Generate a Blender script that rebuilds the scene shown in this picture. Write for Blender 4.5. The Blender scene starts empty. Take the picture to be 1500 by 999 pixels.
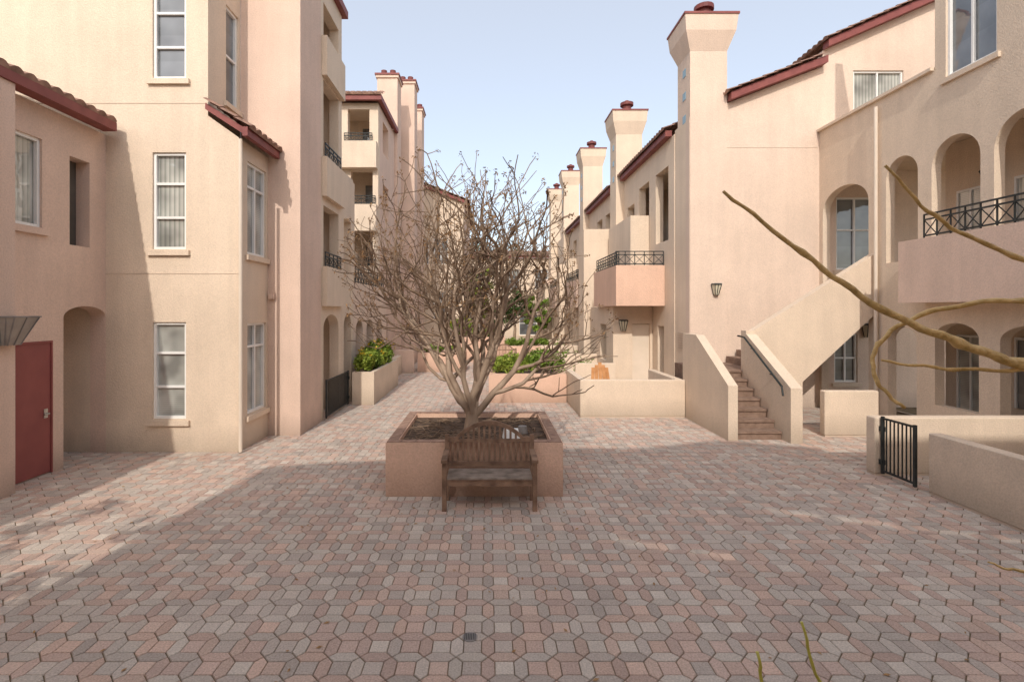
import bpy, bmesh, math, random
from mathutils import Vector, Matrix
random.seed(7)
S=bpy.context.scene
S.view_settings.view_transform='Standard'
S.view_settings.look='None'
S.view_settings.exposure=0
# ---------------------------------------------------------------- materials
def newmat(name):
    m=bpy.data.materials.new(name); m.use_nodes=True
    nt=m.node_tree; b=nt.nodes['Principled BSDF']
    return m,nt,b
def N(nt,t,**k):
    n=nt.nodes.new(t)
    for a,v in k.items(): setattr(n,a,v)
    return n
def noisy(name,c1,c2,scale=3,rough=.9,bump=.2,bscale=60,detail=6,metal=0,stretch=None,spec=.3):
    m,nt,b=newmat(name)
    g=N(nt,'ShaderNodeNewGeometry'); mp=N(nt,'ShaderNodeMapping')
    nt.links.new(g.outputs['Position'],mp.inputs['Vector'])
    if stretch: mp.inputs['Scale'].default_value=stretch
    n=N(nt,'ShaderNodeTexNoise'); n.inputs['Scale'].default_value=scale; n.inputs['Detail'].default_value=detail
    nt.links.new(mp.outputs[0],n.inputs['Vector'])
    r=N(nt,'ShaderNodeValToRGB'); r.color_ramp.elements[0].position=.3; r.color_ramp.elements[1].position=.7
    r.color_ramp.elements[0].color=(*c1,1); r.color_ramp.elements[1].color=(*c2,1)
    nt.links.new(n.outputs['Fac'],r.inputs['Fac']); nt.links.new(r.outputs['Color'],b.inputs['Base Color'])
    b.inputs['Roughness'].default_value=rough; b.inputs['Metallic'].default_value=metal
    b.inputs['Specular IOR Level'].default_value=spec
    if bump:
        n2=N(nt,'ShaderNodeTexNoise'); n2.inputs['Scale'].default_value=bscale; n2.inputs['Detail'].default_value=3
        nt.links.new(mp.outputs[0],n2.inputs['Vector'])
        bp=N(nt,'ShaderNodeBump'); bp.inputs['Strength'].default_value=bump; bp.inputs['Distance'].default_value=.02
        nt.links.new(n2.outputs['Fac'],bp.inputs['Height']); nt.links.new(bp.outputs['Normal'],b.inputs['Normal'])
    return m
def stucco(name,c):
    m,nt,b=newmat(name)
    g=N(nt,'ShaderNodeNewGeometry')
    L=nt.links.new
    n1=N(nt,'ShaderNodeTexNoise'); n1.inputs['Scale'].default_value=.7; n1.inputs['Detail'].default_value=6; n1.inputs['Roughness'].default_value=.65
    L(g.outputs['Position'],n1.inputs['Vector'])
    r1=N(nt,'ShaderNodeMapRange'); r1.inputs[1].default_value=.3; r1.inputs[2].default_value=.7; r1.inputs[3].default_value=.9; r1.inputs[4].default_value=1.04
    L(n1.outputs['Fac'],r1.inputs[0])
    mp=N(nt,'ShaderNodeMapping'); mp.inputs['Scale'].default_value=(3.2,3.2,.3); L(g.outputs['Position'],mp.inputs['Vector'])
    n2=N(nt,'ShaderNodeTexNoise'); n2.inputs['Scale'].default_value=1.3; n2.inputs['Detail'].default_value=5; L(mp.outputs[0],n2.inputs['Vector'])
    r2=N(nt,'ShaderNodeMapRange'); r2.inputs[1].default_value=.35; r2.inputs[2].default_value=.62; r2.inputs[3].default_value=.95; r2.inputs[4].default_value=1.01
    L(n2.outputs['Fac'],r2.inputs[0])
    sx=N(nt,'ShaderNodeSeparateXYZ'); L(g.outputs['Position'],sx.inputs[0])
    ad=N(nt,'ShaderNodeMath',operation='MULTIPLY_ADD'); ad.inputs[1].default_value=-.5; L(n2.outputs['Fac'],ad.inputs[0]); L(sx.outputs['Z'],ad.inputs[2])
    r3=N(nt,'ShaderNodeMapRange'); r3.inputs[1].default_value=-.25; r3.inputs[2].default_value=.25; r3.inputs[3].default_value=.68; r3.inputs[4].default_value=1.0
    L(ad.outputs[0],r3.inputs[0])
    n3=N(nt,'ShaderNodeTexNoise'); n3.inputs['Scale'].default_value=42; n3.inputs['Detail'].default_value=4; L(g.outputs['Position'],n3.inputs['Vector'])
    r4=N(nt,'ShaderNodeMapRange'); r4.inputs[1].default_value=.35; r4.inputs[2].default_value=.65; r4.inputs[3].default_value=.92; r4.inputs[4].default_value=1.05
    L(n3.outputs['Fac'],r4.inputs[0])
    a=N(nt,'ShaderNodeMath',operation='MULTIPLY'); L(r1.outputs[0],a.inputs[0]); L(r2.outputs[0],a.inputs[1])
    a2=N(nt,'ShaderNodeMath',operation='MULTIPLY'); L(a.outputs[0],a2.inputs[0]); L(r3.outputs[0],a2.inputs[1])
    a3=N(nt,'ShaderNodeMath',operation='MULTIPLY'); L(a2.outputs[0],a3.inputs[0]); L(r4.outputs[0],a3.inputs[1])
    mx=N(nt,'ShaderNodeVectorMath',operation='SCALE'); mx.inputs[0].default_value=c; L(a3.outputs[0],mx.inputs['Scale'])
    L(mx.outputs[0],b.inputs['Base Color']); b.inputs['Roughness'].default_value=.95; b.inputs['Specular IOR Level'].default_value=.15
    bp=N(nt,'ShaderNodeBump'); bp.inputs['Strength'].default_value=.55; bp.inputs['Distance'].default_value=.014
    L(n3.outputs['Fac'],bp.inputs['Height']); L(bp.outputs['Normal'],b.inputs['Normal'])
    return m
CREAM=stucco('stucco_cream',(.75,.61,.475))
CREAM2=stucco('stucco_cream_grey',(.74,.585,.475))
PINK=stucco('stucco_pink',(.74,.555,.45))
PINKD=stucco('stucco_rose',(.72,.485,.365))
RED=noisy('red_trim',(.20,.06,.055),(.27,.085,.075),4,.6,.05)
TILE=noisy('clay_tile',(.16,.09,.065),(.40,.24,.18),5,.85,.3,30)
WHITE=noisy('white_vinyl',(.80,.79,.76),(.86,.85,.82),3,.4,0)
IRON=noisy('black_iron',(.018,.022,.022),(.04,.045,.045),8,.5,.1,50)
DOORR=noisy('maroon_door',(.25,.075,.07),(.31,.095,.085),3,.5,.05)
POT=noisy('maroon_pot',(.14,.04,.04),(.20,.06,.05),5,.6,.05)
METAL=noisy('brushed_metal',(.45,.44,.42),(.6,.59,.57),20,.35,0,metal=.9)
WOOD=noisy('weathered_teak',(.12,.07,.047),(.34,.215,.145),6,.8,.3,80,stretch=(1,1,1))
WOODG=noisy('grey_teak',(.16,.125,.10),(.36,.29,.24),7,.85,.3,80)
SOIL=noisy('soil',(.05,.034,.025),(.15,.10,.07),9,1,.9,30)
STEP=noisy('step_concrete',(.20,.13,.095),(.30,.205,.155),9,.9,.4,80)
BRICKC=noisy('brown_coping',(.26,.16,.12),(.42,.28,.21),11,.9,.4,60)
BARK=noisy('crape_bark',(.22,.15,.105),(.46,.345,.255),5,.8,.3,40,stretch=(1,1,.35))
TWIG=noisy('twig',(.16,.105,.07),(.31,.22,.15),7,.85,0)
POD=noisy('seed_pod',(.18,.10,.045),(.40,.24,.12),25,.9,0)
BRANCH=noisy('young_bark',(.50,.33,.12),(.88,.62,.28),30,.5,.5,60)
SHOOT=noisy('green_shoot',(.50,.46,.08),(.62,.56,.15),30,.5,.1,60)
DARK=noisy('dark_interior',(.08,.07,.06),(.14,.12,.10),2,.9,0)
GREYM=noisy('grey_shade',(.20,.18,.17),(.30,.27,.25),5,.6,.1)
BRONZE=noisy('bronze_shade',(.30,.26,.23),(.40,.35,.30),5,.6,.1)
ORANGE=noisy('orange_wood',(.42,.18,.06),(.58,.29,.12),8,.7,.1)
GREEN=noisy('leaf_green',(.045,.10,.018),(.18,.27,.05),6,.6,0)
GREENM=noisy('leaf_mid_green',(.09,.17,.02),(.26,.36,.06),6,.6,0)
GREEN2=noisy('leaf_light_green',(.15,.24,.03),(.38,.44,.08),6,.6,0)
GREEND=noisy('leaf_dark_green',(.03,.07,.02),(.10,.16,.04),6,.6,0)
YEL=noisy('yellow_bloom',(.55,.36,.02),(.7,.5,.05),20,.7,0)
BLUE=noisy('blue_tile',(.20,.32,.38),(.28,.40,.46),30,.25,0)
PIPE=noisy('downpipe_paint',(.68,.58,.47),(.74,.63,.52),3,.6,0)
JOINT=noisy('mossy_joint',(.13,.105,.06),(.29,.215,.135),2.5,1,.6,60)
GLASSL=noisy('lamp_glass',(.6,.55,.42),(.7,.65,.5),5,.3,0)
SCORE=noisy('score_line',(.56,.45,.35),(.6,.48,.38),5,.9,0)
LITTER=noisy('dry_leaf',(.25,.13,.06),(.48,.30,.14),40,.9,0)
def panemat(name,cA,cB,freq,axis='Z',rough=.06):
    m,nt,b=newmat(name); L=nt.links.new
    g=N(nt,'ShaderNodeNewGeometry'); sx=N(nt,'ShaderNodeSeparateXYZ'); L(g.outputs['Position'],sx.inputs[0])
    if axis=='Z': v=sx.outputs['Z']
    else:
        ad=N(nt,'ShaderNodeMath',operation='ADD'); L(sx.outputs['X'],ad.inputs[0]); L(sx.outputs['Y'],ad.inputs[1]); v=ad.outputs[0]
    mu=N(nt,'ShaderNodeMath',operation='MULTIPLY'); mu.inputs[1].default_value=freq; L(v,mu.inputs[0])
    fr=N(nt,'ShaderNodeMath',operation='FRACT'); L(mu.outputs[0],fr.inputs[0])
    r=N(nt,'ShaderNodeValToRGB'); r.color_ramp.elements[0].color=(*cA,1); r.color_ramp.elements[1].color=(*cB,1)
    r.color_ramp.elements[0].position=.05; r.color_ramp.elements[1].position=.6
    L(fr.outputs[0],r.inputs['Fac'])
    n=N(nt,'ShaderNodeTexNoise'); n.inputs['Scale'].default_value=1.6; L(g.outputs['Position'],n.inputs['Vector'])
    mr=N(nt,'ShaderNodeMapRange'); mr.inputs[1].default_value=.35; mr.inputs[2].default_value=.65; mr.inputs[3].default_value=.5; mr.inputs[4].default_value=1.15; L(n.outputs['Fac'],mr.inputs[0])
    sc=N(nt,'ShaderNodeVectorMath',operation='SCALE'); L(r.outputs['Color'],sc.inputs[0]); L(mr.outputs[0],sc.inputs['Scale'])
    L(sc.outputs[0],b.inputs['Base Color']); b.inputs['Roughness'].default_value=.35
    b.inputs['Coat Weight'].default_value=1; b.inputs['Coat Roughness'].default_value=.01; b.inputs['Coat IOR'].default_value=1.9
    n2=N(nt,'ShaderNodeTexNoise'); n2.inputs['Scale'].default_value=2.2; L(g.outputs['Position'],n2.inputs['Vector'])
    bp=N(nt,'ShaderNodeBump'); bp.inputs['Strength'].default_value=.12; bp.inputs['Distance'].default_value=.05
    L(n2.outputs['Fac'],bp.inputs['Height']); L(bp.outputs['Normal'],b.inputs['Coat Normal'])
    return m
BLIND=panemat('window_blinds',(.34,.35,.32),(.50,.51,.47),26)
VBLIND=panemat('window_vertical_blinds',(.24,.26,.23),(.48,.48,.44),11,'XY')
GLASSD=panemat('window_dark_glass',(.10,.11,.115),(.13,.14,.15),2)
def pavermat():
    m,nt,b=newmat('concrete_pavers'); L=nt.links.new
    a=N(nt,'ShaderNodeAttribute'); a.attribute_name='Col'
    g=N(nt,'ShaderNodeNewGeometry')
    n=N(nt,'ShaderNodeTexNoise'); n.inputs['Scale'].default_value=70; n.inputs['Detail'].default_value=4; L(g.outputs['Position'],n.inputs['Vector'])
    n2=N(nt,'ShaderNodeTexNoise'); n2.inputs['Scale'].default_value=.8; n2.inputs['Detail'].default_value=6; n2.inputs['Roughness'].default_value=.7; L(g.outputs['Position'],n2.inputs['Vector'])
    r=N(nt,'ShaderNodeMapRange'); r.inputs[1].default_value=.3; r.inputs[2].default_value=.7; r.inputs[3].default_value=.76; r.inputs[4].default_value=1.16; L(n.outputs['Fac'],r.inputs[0])
    r2=N(nt,'ShaderNodeMapRange'); r2.inputs[1].default_value=.3; r2.inputs[2].default_value=.7; r2.inputs[3].default_value=.87; r2.inputs[4].default_value=1.07; L(n2.outputs['Fac'],r2.inputs[0])
    mu=N(nt,'ShaderNodeMath',operation='MULTIPLY'); L(r.outputs[0],mu.inputs[0]); L(r2.outputs[0],mu.inputs[1])
    s=N(nt,'ShaderNodeVectorMath',operation='SCALE'); L(a.outputs['Color'],s.inputs[0]); L(mu.outputs[0],s.inputs['Scale'])
    L(s.outputs[0],b.inputs['Base Color']); b.inputs['Roughness'].default_value=.85; b.inputs['Specular IOR Level'].default_value=.25
    bp=N(nt,'ShaderNodeBump'); bp.inputs['Strength'].default_value=.4; bp.inputs['Distance'].default_value=.006
    L(n.outputs['Fac'],bp.inputs['Height']); L(bp.outputs['Normal'],b.inputs['Normal'])
    return m
PAVER=pavermat()
# ---------------------------------------------------------------- builders
OFF={}
def link(o): S.collection.objects.link(o)
def thing(name,loc,label,cat,group=None,kind=None):
    o=bpy.data.objects.new(name,None); o.empty_display_size=.2; o.location=loc; link(o)
    o['label']=label; o['category']=cat
    if group:o['group']=group
    if kind:o['kind']=kind
    OFF[o.name]=Vector(loc); return o
class MB:
    def __init__(s): s.v=[]; s.f=[]
    def hexa(s,p):
        i=len(s.v); s.v+= [tuple(q) for q in p]
        s.f+=[(i,i+1,i+2,i+3),(i+7,i+6,i+5,i+4),(i,i+4,i+5,i+1),(i+1,i+5,i+6,i+2),(i+2,i+6,i+7,i+3),(i+3,i+7,i+4,i)]
        return s
    def box(s,x0,x1,y0,y1,z0,z1):
        return s.hexa([(x0,y0,z0),(x1,y0,z0),(x1,y1,z0),(x0,y1,z0),(x0,y0,z1),(x1,y0,z1),(x1,y1,z1),(x0,y1,z1)])
    def frus(s,a,b,z0,z1):
        return s.hexa([(a[0],a[2],z0),(a[1],a[2],z0),(a[1],a[3],z0),(a[0],a[3],z0),(b[0],b[2],z1),(b[1],b[2],z1),(b[1],b[3],z1),(b[0],b[3],z1)])
    def ob(s,o,pos,u0,u1,d0,d1,z0,z1):
        return s.hexa([pt(o,pos,u0,d0,z0),pt(o,pos,u1,d0,z0),pt(o,pos,u1,d1,z0),pt(o,pos,u0,d1,z0),pt(o,pos,u0,d0,z1),pt(o,pos,u1,d0,z1),pt(o,pos,u1,d1,z1),pt(o,pos,u0,d1,z1)])
    def bar(s,a,b,w,h=None):
        h=h or w; a=Vector(a); b=Vector(b); d=(b-a).normalized()
        up=Vector((0,0,1)) if abs(d.z)<.95 else Vector((0,1,0))
        x=d.cross(up).normalized()*w/2; y=d.cross(x).normalized()*h/2
        return s.hexa([a-x-y,a+x-y,a+x+y,a-x+y,b-x-y,b+x-y,b+x+y,b-x+y])
    def tube(s,pts,rad,n=6,cap=True):
        pts=[Vector(p) for p in pts]; i0=len(s.v); k=len(pts)
        for j,p in enumerate(pts):
            d=(pts[min(j+1,k-1)]-pts[max(j-1,0)]).normalized()
            up=Vector((0,1,0)) if abs(d.y)<.9 else Vector((1,0,0))
            x=d.cross(up).normalized(); y=d.cross(x).normalized()
            r=rad[j] if isinstance(rad,(list,tuple)) else rad
            for t in range(n):
                a=2*math.pi*t/n; s.v.append(tuple(p+x*math.cos(a)*r+y*math.sin(a)*r))
        for j in range(k-1):
            for t in range(n):
                a=i0+j*n+t; b=i0+j*n+(t+1)%n; s.f.append((a,b,b+n,a+n))
        if cap:
            s.f.append(tuple(i0+t for t in range(n))[::-1]); s.f.append(tuple(i0+(k-1)*n+t for t in range(n)))
        return s
    def cyl(s,x,y,z0,z1,r,r2=None,n=16):
        return s.tube([(x,y,z0),(x,y,z1)],[r,r if r2 is None else r2],n)
    def prism(s,o,pos,poly,d0,d1):
        i=len(s.v); n=len(poly)
        for d in (d0,d1):
            for (u,z) in poly: s.v.append(pt(o,pos,u,d,z))
        s.f.append(tuple(range(i,i+n))); s.f.append(tuple(range(i+n,i+2*n))[::-1])
        for t in range(n):
            a=i+t; b=i+(t+1)%n; s.f.append((a,a+n,b+n,b))
        return s
    def make(s,name,parent,mat,recalc=True,smooth=False,**k):
        off=OFF[parent.name] if parent else Vector((0,0,0))
        me=bpy.data.meshes.new(name)
        me.from_pydata([(a[0]-off.x,a[1]-off.y,a[2]-off.z) for a in s.v],[],s.f)
        if recalc:
            bm=bmesh.new(); bm.from_mesh(me); bmesh.ops.recalc_face_normals(bm,faces=bm.faces); bm.to_mesh(me); bm.free()
        if smooth:
            for p in me.polygons: p.use_smooth=True
        me.materials.append(mat)
        o=bpy.data.objects.new(name,me); link(o)
        if parent: o.parent=parent
        OFF[o.name]=off
        for a,v in k.items(): o[a]=v
        return o
def pt(o,pos,u,d,z):
    if o=='F': return (u,pos+d,z)
    if o=='E': return (pos-d,u,z)
    return (pos+d,u,z)
def interp(top,u):
    if not isinstance(top,list): return top
    if u<=top[0][0]: return top[0][1]
    for (a,za),(b,zb) in zip(top,top[1:]):
        if u<=b: return za+(zb-za)*(u-a)/(b-a) if b>a else zb
    return top[-1][1]
def wall(parent,mat,o,pos,u0,u1,z0,top,ops=(),thick=.25,name='wall',mb=None):
    m=mb or MB()
    cuts={u0,u1}
    if isinstance(top,list): cuts|={a for a,_ in top if u0<a<u1}
    ops=[tuple(q)+((0,) if len(q)==4 else ()) for q in ops]
    for q in ops:
        a,b=q[0],q[1]; cuts|={a,b}
        if q[4]:
            for t in range(1,16): cuts.add(a+(b-a)*(.5-.5*math.cos(math.pi*t/16)))
    cuts=sorted(c for c in cuts if u0-1e-6<=c<=u1+1e-6)
    def head(q,u):
        if not q[4]: return q[3]
        c=(q[0]+q[1])/2; h=(q[1]-q[0])/2; t=max(-1,min(1,(u-c)/h))
        return q[3]-q[4]+q[4]*math.sqrt(max(0,1-t*t))
    for a,b in zip(cuts,cuts[1:]):
        if b-a<1e-5: continue
        mid=(a+b)/2; act=sorted([q for q in ops if q[0]<mid<q[1]],key=lambda q:q[2])
        za=zb=z0
        segs=[]
        for q in act:
            if q[2]>za+1e-4: segs.append((za,zb,q[2],q[2]))
            za,zb=head(q,a),head(q,b)
        segs.append((za,zb,interp(top,a+1e-6),interp(top,b-1e-6)))
        for (l1,l2,h1,h2) in segs:
            m.hexa([pt(o,pos,a,0,l1),pt(o,pos,b,0,l2),pt(o,pos,b,thick,l2),pt(o,pos,a,thick,l1),
                    pt(o,pos,a,0,h1),pt(o,pos,b,0,h2),pt(o,pos,b,thick,h2),pt(o,pos,a,thick,h1)])
    if mb: return None
    return m.make(name,parent,mat)
def window(parent,o,pos,u0,u1,z0,z1,hor=(.5,),ver=(),pane=None,sill=True,fw=.05,d=.07,sillmat=None):
    pane=pane or BLIND
    w=MB().ob(o,pos,u0,u1,d+.03,d+.05,z0,z1).make('window',parent,pane)
    f=MB()
    e=.001
    f.ob(o,pos,u0+e,u0+fw,d-.03,d+.029,z0+e,z1-e); f.ob(o,pos,u1-fw,u1-e,d-.03,d+.029,z0+e,z1-e)
    f.ob(o,pos,u0+fw,u1-fw,d-.03,d+.029,z0+e,z0+fw); f.ob(o,pos,u0+fw,u1-fw,d-.03,d+.029,z1-fw,z1-e)
    for h in hor:
        z=z0+(z1-z0)*h; f.ob(o,pos,u0+fw,u1-fw,d-.02,d+.028,z-fw*.45,z+fw*.45)
    for v in ver:
        u=u0+(u1-u0)*v; f.ob(o,pos,u-fw*.45,u+fw*.45,d-.024,d+.027,z0+fw,z1-fw)
    f.make('frame',w,WHITE)
    if sill:
        MB().ob(o,pos,u0-.08,u1+.08,-.06,-.002,z0-.12,z0-.02).make('sill',w,sillmat or CREAM)
    return w
def tileroof(parent,O,U,lu,V,lv,name='roof',thick=.05):
    O=Vector(O);U=Vector(U).normalized();V=Vector(V).normalized();n=U.cross(V).normalized()
    if n.z<0:n=-n
    m=MB(); rows=max(1,int(round(lv/.36))); rv=lv/rows; cols=max(1,int(round(lu/.24))); cu=lu/cols; K=6
    for r in range(rows):
        base=len(m.v); nu=cols*K+1
        for e in range(3):
            for i in range(nu):
                ph=i/K
                h=.055*abs(math.sin(math.pi*ph))+.01
                jit=.008*math.sin(ph//1*12.9+r*7.1)
                if e==0: p=O+U*(i*cu/K)+V*(r*rv-.03+jit)+n*(-.01)
                elif e==1: p=O+U*(i*cu/K)+V*(r*rv-.03+jit)+n*(h+.025)
                else: p=O+U*(i*cu/K)+V*((r+1)*rv)+n*(h)
                m.v.append(tuple(p))
        for e in range(2):
            for i in range(nu-1):
                a=base+e*nu+i; m.f.append((a,a+1,a+1+nu,a+nu))
    return m.make(name,parent,TILE,recalc=False)
def railing(parent,o,pos,u0,u1,z0,z1,d=.05,name='railing',step=.36):
    m=MB(); w=.022
    for z in (z0+.05,z1-.1,z1): m.ob(o,pos,u0,u1,d-w*.7,d+w*.7,z-.015,z+.015)
    n=max(1,int(round((u1-u0)/step))); s=(u1-u0)/n
    for i in range(n+1):
        u=u0+i*s; m.bar(pt(o,pos,u,d,z0),pt(o,pos,u,d,z1),w)
    for i in range(n):
        a=u0+i*s
        m.bar(pt(o,pos,a,d,z0+.05),pt(o,pos,a+s,d,z1-.1),.014); m.bar(pt(o,pos,a+s,d+.004,z0+.05),pt(o,pos,a,d+.004,z1-.1),.014)
    return m.make(name,parent,IRON)
def chimney(parent,x0,x1,y0,y1,z0,zf,s=1,mat=None,tiles=0,flare=.36):
    mat=mat or CREAM
    m=MB().box(x0,x1,y0,y1,z0,zf)
    f=flare*s
    m.frus((x0,x1,y0,y1),(x0-f*.8,x1+f*.8,y0-f*.8,y1+f*.8),zf+.001,zf+.5*s)
    m.frus((x0-f*.8,x1+f*.8,y0-f*.8,y1+f*.8),(x0-f,x1+f,y0-f,y1+f),zf+.501*s,zf+.92*s)
    c=m.make('chimney',parent,mat)
    f2=f+.025
    MB().box(x0-f2,x1+f2,y0-f2,y1+f2,zf+.922*s,zf+.98*s).make('cap',c,RED)
    cx,cy=(x0+x1)/2,(y0+y1)/2-.15
    MB().cyl(cx,cy,zf+.98*s,zf+1.3*s,.18*s).cyl(cx,cy,zf+1.301*s,zf+1.42*s,.27*s,.27*s).cyl(cx,cy,zf+1.421*s,zf+1.52*s,.15*s,.08*s).make('flue_pot',c,POT)
    for k in range(tiles):
        z=zf-.55-k*.66
        MB().box(x0-.012,x0-.002,y0+.3,y0+.52,z,z+.22).make('accent_tile',c,BLUE)
    return c
def lamp(x,y,z,o='F',s=1.0,label='tapered black wall lantern with frosted glass on stucco'):
    t=thing('wall_lamp',(x,y,z),label,'lamp',group='wall lanterns of the apartment buildings')
    def q(u,d,zz):
        if o=='F': return (x+u,y-d,z+zz)
        if o=='W': return (x-d,y+u,z+zz)
        return (x+d,y+u,z+zz)
    b=MB(); b.hexa([q(-.06*s,.004,-.1*s),q(.06*s,.004,-.1*s),q(.06*s,.03,-.1*s),q(-.06*s,.03,-.1*s),q(-.06*s,.004,.12*s),q(.06*s,.004,.12*s),q(.06*s,.03,.12*s),q(-.06*s,.03,.12*s)])
    b.make('bracket',t,IRON)
    g=MB(); g.hexa([q(-.07*s,.035,-.18*s),q(.07*s,.035,-.18*s),q(.05*s,.12*s,-.18*s),q(-.05*s,.12*s,-.18*s),q(-.14*s,.035,.14*s),q(.14*s,.035,.14*s),q(.10*s,.22*s,.14*s),q(-.10*s,.22*s,.14*s)])
    g.make('lamp_shade',t,GLASSL)
    h=MB()
    for (a,b2) in (((-.07,.034,-.19),(-.145,.034,.15)),((.07,.034,-.19),(.145,.034,.15)),((.05,.125,-.19),(.105,.228,.15)),((-.05,.125,-.19),(-.105,.228,.15)),((0,.125,-.19),(0,.228,.15))):
        h.bar(q(a[0]*s,a[1]*s,a[2]*s),q(b2[0]*s,b2[1]*s,b2[2]*s),.018*s)
    h.hexa([q(-.16*s,.03,.15*s),q(.16*s,.03,.15*s),q(.12*s,.25*s,.15*s),q(-.12*s,.25*s,.15*s),q(-.15*s,.03,.19*s),q(.15*s,.03,.19*s),q(.10*s,.23*s,.19*s),q(-.10*s,.23*s,.19*s)])
    h.make('lamp_frame',t,IRON)
    return t
def leaves(m,c,r,n,ls=.05):
    c=Vector(c)
    for i in range(n):
        d=Vector((random.gauss(0,1),random.gauss(0,1),random.gauss(0,1))).normalized()*(random.random()**.4)
        p=c+Vector((d.x*r[0],d.y*r[1],d.z*r[2]))
        a=Vector((random.gauss(0,1),random.gauss(0,1),random.gauss(0,1))).normalized(); b=a.cross(Vector((random.random(),random.random(),random.random()+.1))).normalized()
        l=ls*random.uniform(.6,1.4); i0=len(m.v)
        m.v+=[tuple(p-a*l),tuple(p+b*l*.45),tuple(p+a*l),tuple(p-b*l*.45)]; m.f.append((i0,i0+1,i0+2,i0+3))
def bush(x,y,z,rx,ry,rz,n,label,mat=GREEN,ls=.05,flowers=0,name='bush',cat='bush',clumps=11,group='shrubs in the planters',fm=None):
    t=thing(name,(x,y,z),label,cat,group=group)
    m=MB()
    for k in range(clumps):
        a=random.random()*6.28; q=random.random()**.5*.8
        cc=(x+math.cos(a)*q*rx,y+math.sin(a)*q*ry,z+rz*random.uniform(.5,1.25)*(1-.3*q))
        leaves(m,cc,(rx*.42,ry*.42,rz*.5),n//clumps,ls)
    m.make('leaves',t,mat,recalc=False)
    st=MB()
    for k in range(7):
        a=k*.9; st.tube([(x+math.cos(a)*.03,y+math.sin(a)*.03,z-.02),(x+math.cos(a)*rx*.5,y+math.sin(a)*ry*.5,z+rz)],[.012,.004],4)
    st.make('stem',t,TWIG)
    if flowers:
        fl=MB()
        for k in range(flowers):
            a=random.random()*6.28; q=random.random()**.5
            leaves(fl,(x+math.cos(a)*q*rx,y+math.sin(a)*q*ry,z+rz*random.uniform(.9,1.6)),(.04,.04,.04),6,.035)
        fl.make('flowers',t,fm or YEL,recalc=False)
    return t
# ---------------------------------------------------------------- ground
g=MB(); g.v=[(-150,-60,-.012),(150,-60,-.012),(150,240,-.012),(-150,240,-.012)]; g.f=[(0,1,2,3)]
go=g.make('ground',None,JOINT); go['kind']='structure'; go['label']='mossy sand bed under the courtyard paving'; go['category']='ground'
def paving():
    v=[];f=[];col=[]
    L=.25; w=.104; gap=.0035; ch=.0055
    pal=[(.52,.44,.38),(.56,.475,.405),(.48,.405,.35),(.58,.43,.35),(.60,.43,.345),(.55,.40,.33),(.59,.51,.435),(.54,.40,.335),(.55,.475,.41)]
    def paver(poly,far,sq):
        cx=sum(p[0] for p in poly)/len(poly); cy=sum(p[1] for p in poly)/len(poly)
        c=random.choice(pal); k=random.uniform(.88,1.07)*(1.05 if sq else .98); c=(c[0]*k,c[1]*k,c[2]*k,1)
        dz=random.uniform(-.0015,.0015); n=len(poly); i=len(v)
        R=[]
        for (x,y) in poly:
            dx,dy=x-cx,y-cy; d=math.hypot(dx,dy); R.append((dx,dy,d))
        def ring(off,z):
            for (dx,dy,d) in R:
                s=(d-off)/d; v.append((cx+dx*s,cy+dy*s,z))
        ring(gap*1.25,-.011)
        if far:
            ring(gap*1.25+ch*.8,dz)
            for t in range(n):
                a=i+t;b=i+(t+1)%n
                f.append((a,b,b+n,a+n)); col.append(c)
            f.append(tuple(range(i+n,i+2*n))); col.append(c)
        else:
            ring(gap*1.25+ch*.3,-.004+dz); ring(gap*1.25+ch*1.2,dz)
            for t in range(n):
                a=i+t;b=i+(t+1)%n
                f.append((a,b,b+n,a+n)); col.append(c); f.append((a+n,b+n,b+2*n,a+2*n)); col.append(c)
            f.append(tuple(range(i+2*n,i+3*n))); col.append(c)
    h=w/2
    for i in range(-38,38):
        for j in range(10,140):
            x=i*L; y=j*L
            if y>22 and abs(x)>4.6: continue
            far=y>9
            paver([(x,y),(x+h,y-h),(x+L-h,y-h),(x+L,y),(x+L-h,y+h),(x+h,y+h)],far,0)
            paver([(x,y),(x+h,y+h),(x+h,y+L-h),(x,y+L),(x-h,y+L-h),(x-h,y+h)],far,0)
            paver([(x+h,y+h),(x+L-h,y+h),(x+L-h,y+L-h),(x+h,y+L-h)],far,1)
    me=bpy.data.meshes.new('courtyard_paving'); me.from_pydata(v,[],f)
    ca=me.color_attributes.new('Col','FLOAT_COLOR','CORNER')
    buf=[]
    for p,c in zip(me.polygons,col): buf+=list(c)*p.loop_total
    ca.data.foreach_set('color',buf)
    me.materials.append(PAVER)
    o=bpy.data.objects.new('pavement',me); link(o); o['kind']='structure'; o['label']='courtyard paving of grey and pink interlocking hexagon pavers'; o['category']='pavement'
paving()
lf=MB(); random.seed(11)
for k in range(420):
    x=random.uniform(-7,6.3); y=random.uniform(3.2,15)
    if k%3==0: x=random.gauss(-.3,1.6); y=random.gauss(8.6,2)
    if -1.55<x<1.15 and 7.35<y<9.8: continue
    a=random.random()*6.28; l=random.uniform(.012,.03); z=.004
    ca,sa=math.cos(a)*l,math.sin(a)*l; i0=len(lf.v)
    lf.v+=[(x-ca,y-sa,z),(x+sa*.5,y-ca*.5,z+.004),(x+ca,y+sa,z+.008),(x-sa*.5,y+ca*.5,z+.006)]; lf.f.append((i0,i0+1,i0+2,i0+3))
lo=lf.make('fallen_leaves',None,LITTER,recalc=False); lo['kind']='stuff'; lo['label']='small dry brown leaves scattered over the paving'; lo['category']='leaves'
dr=thing('drain_cover',(-.15,4.24,0),'small round metal drain cover set in the paving','drain')
MB().cyl(-.15,4.24,-.01,.004,.062,n=24).make('rim',dr,GREYM)
q=MB()
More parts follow.
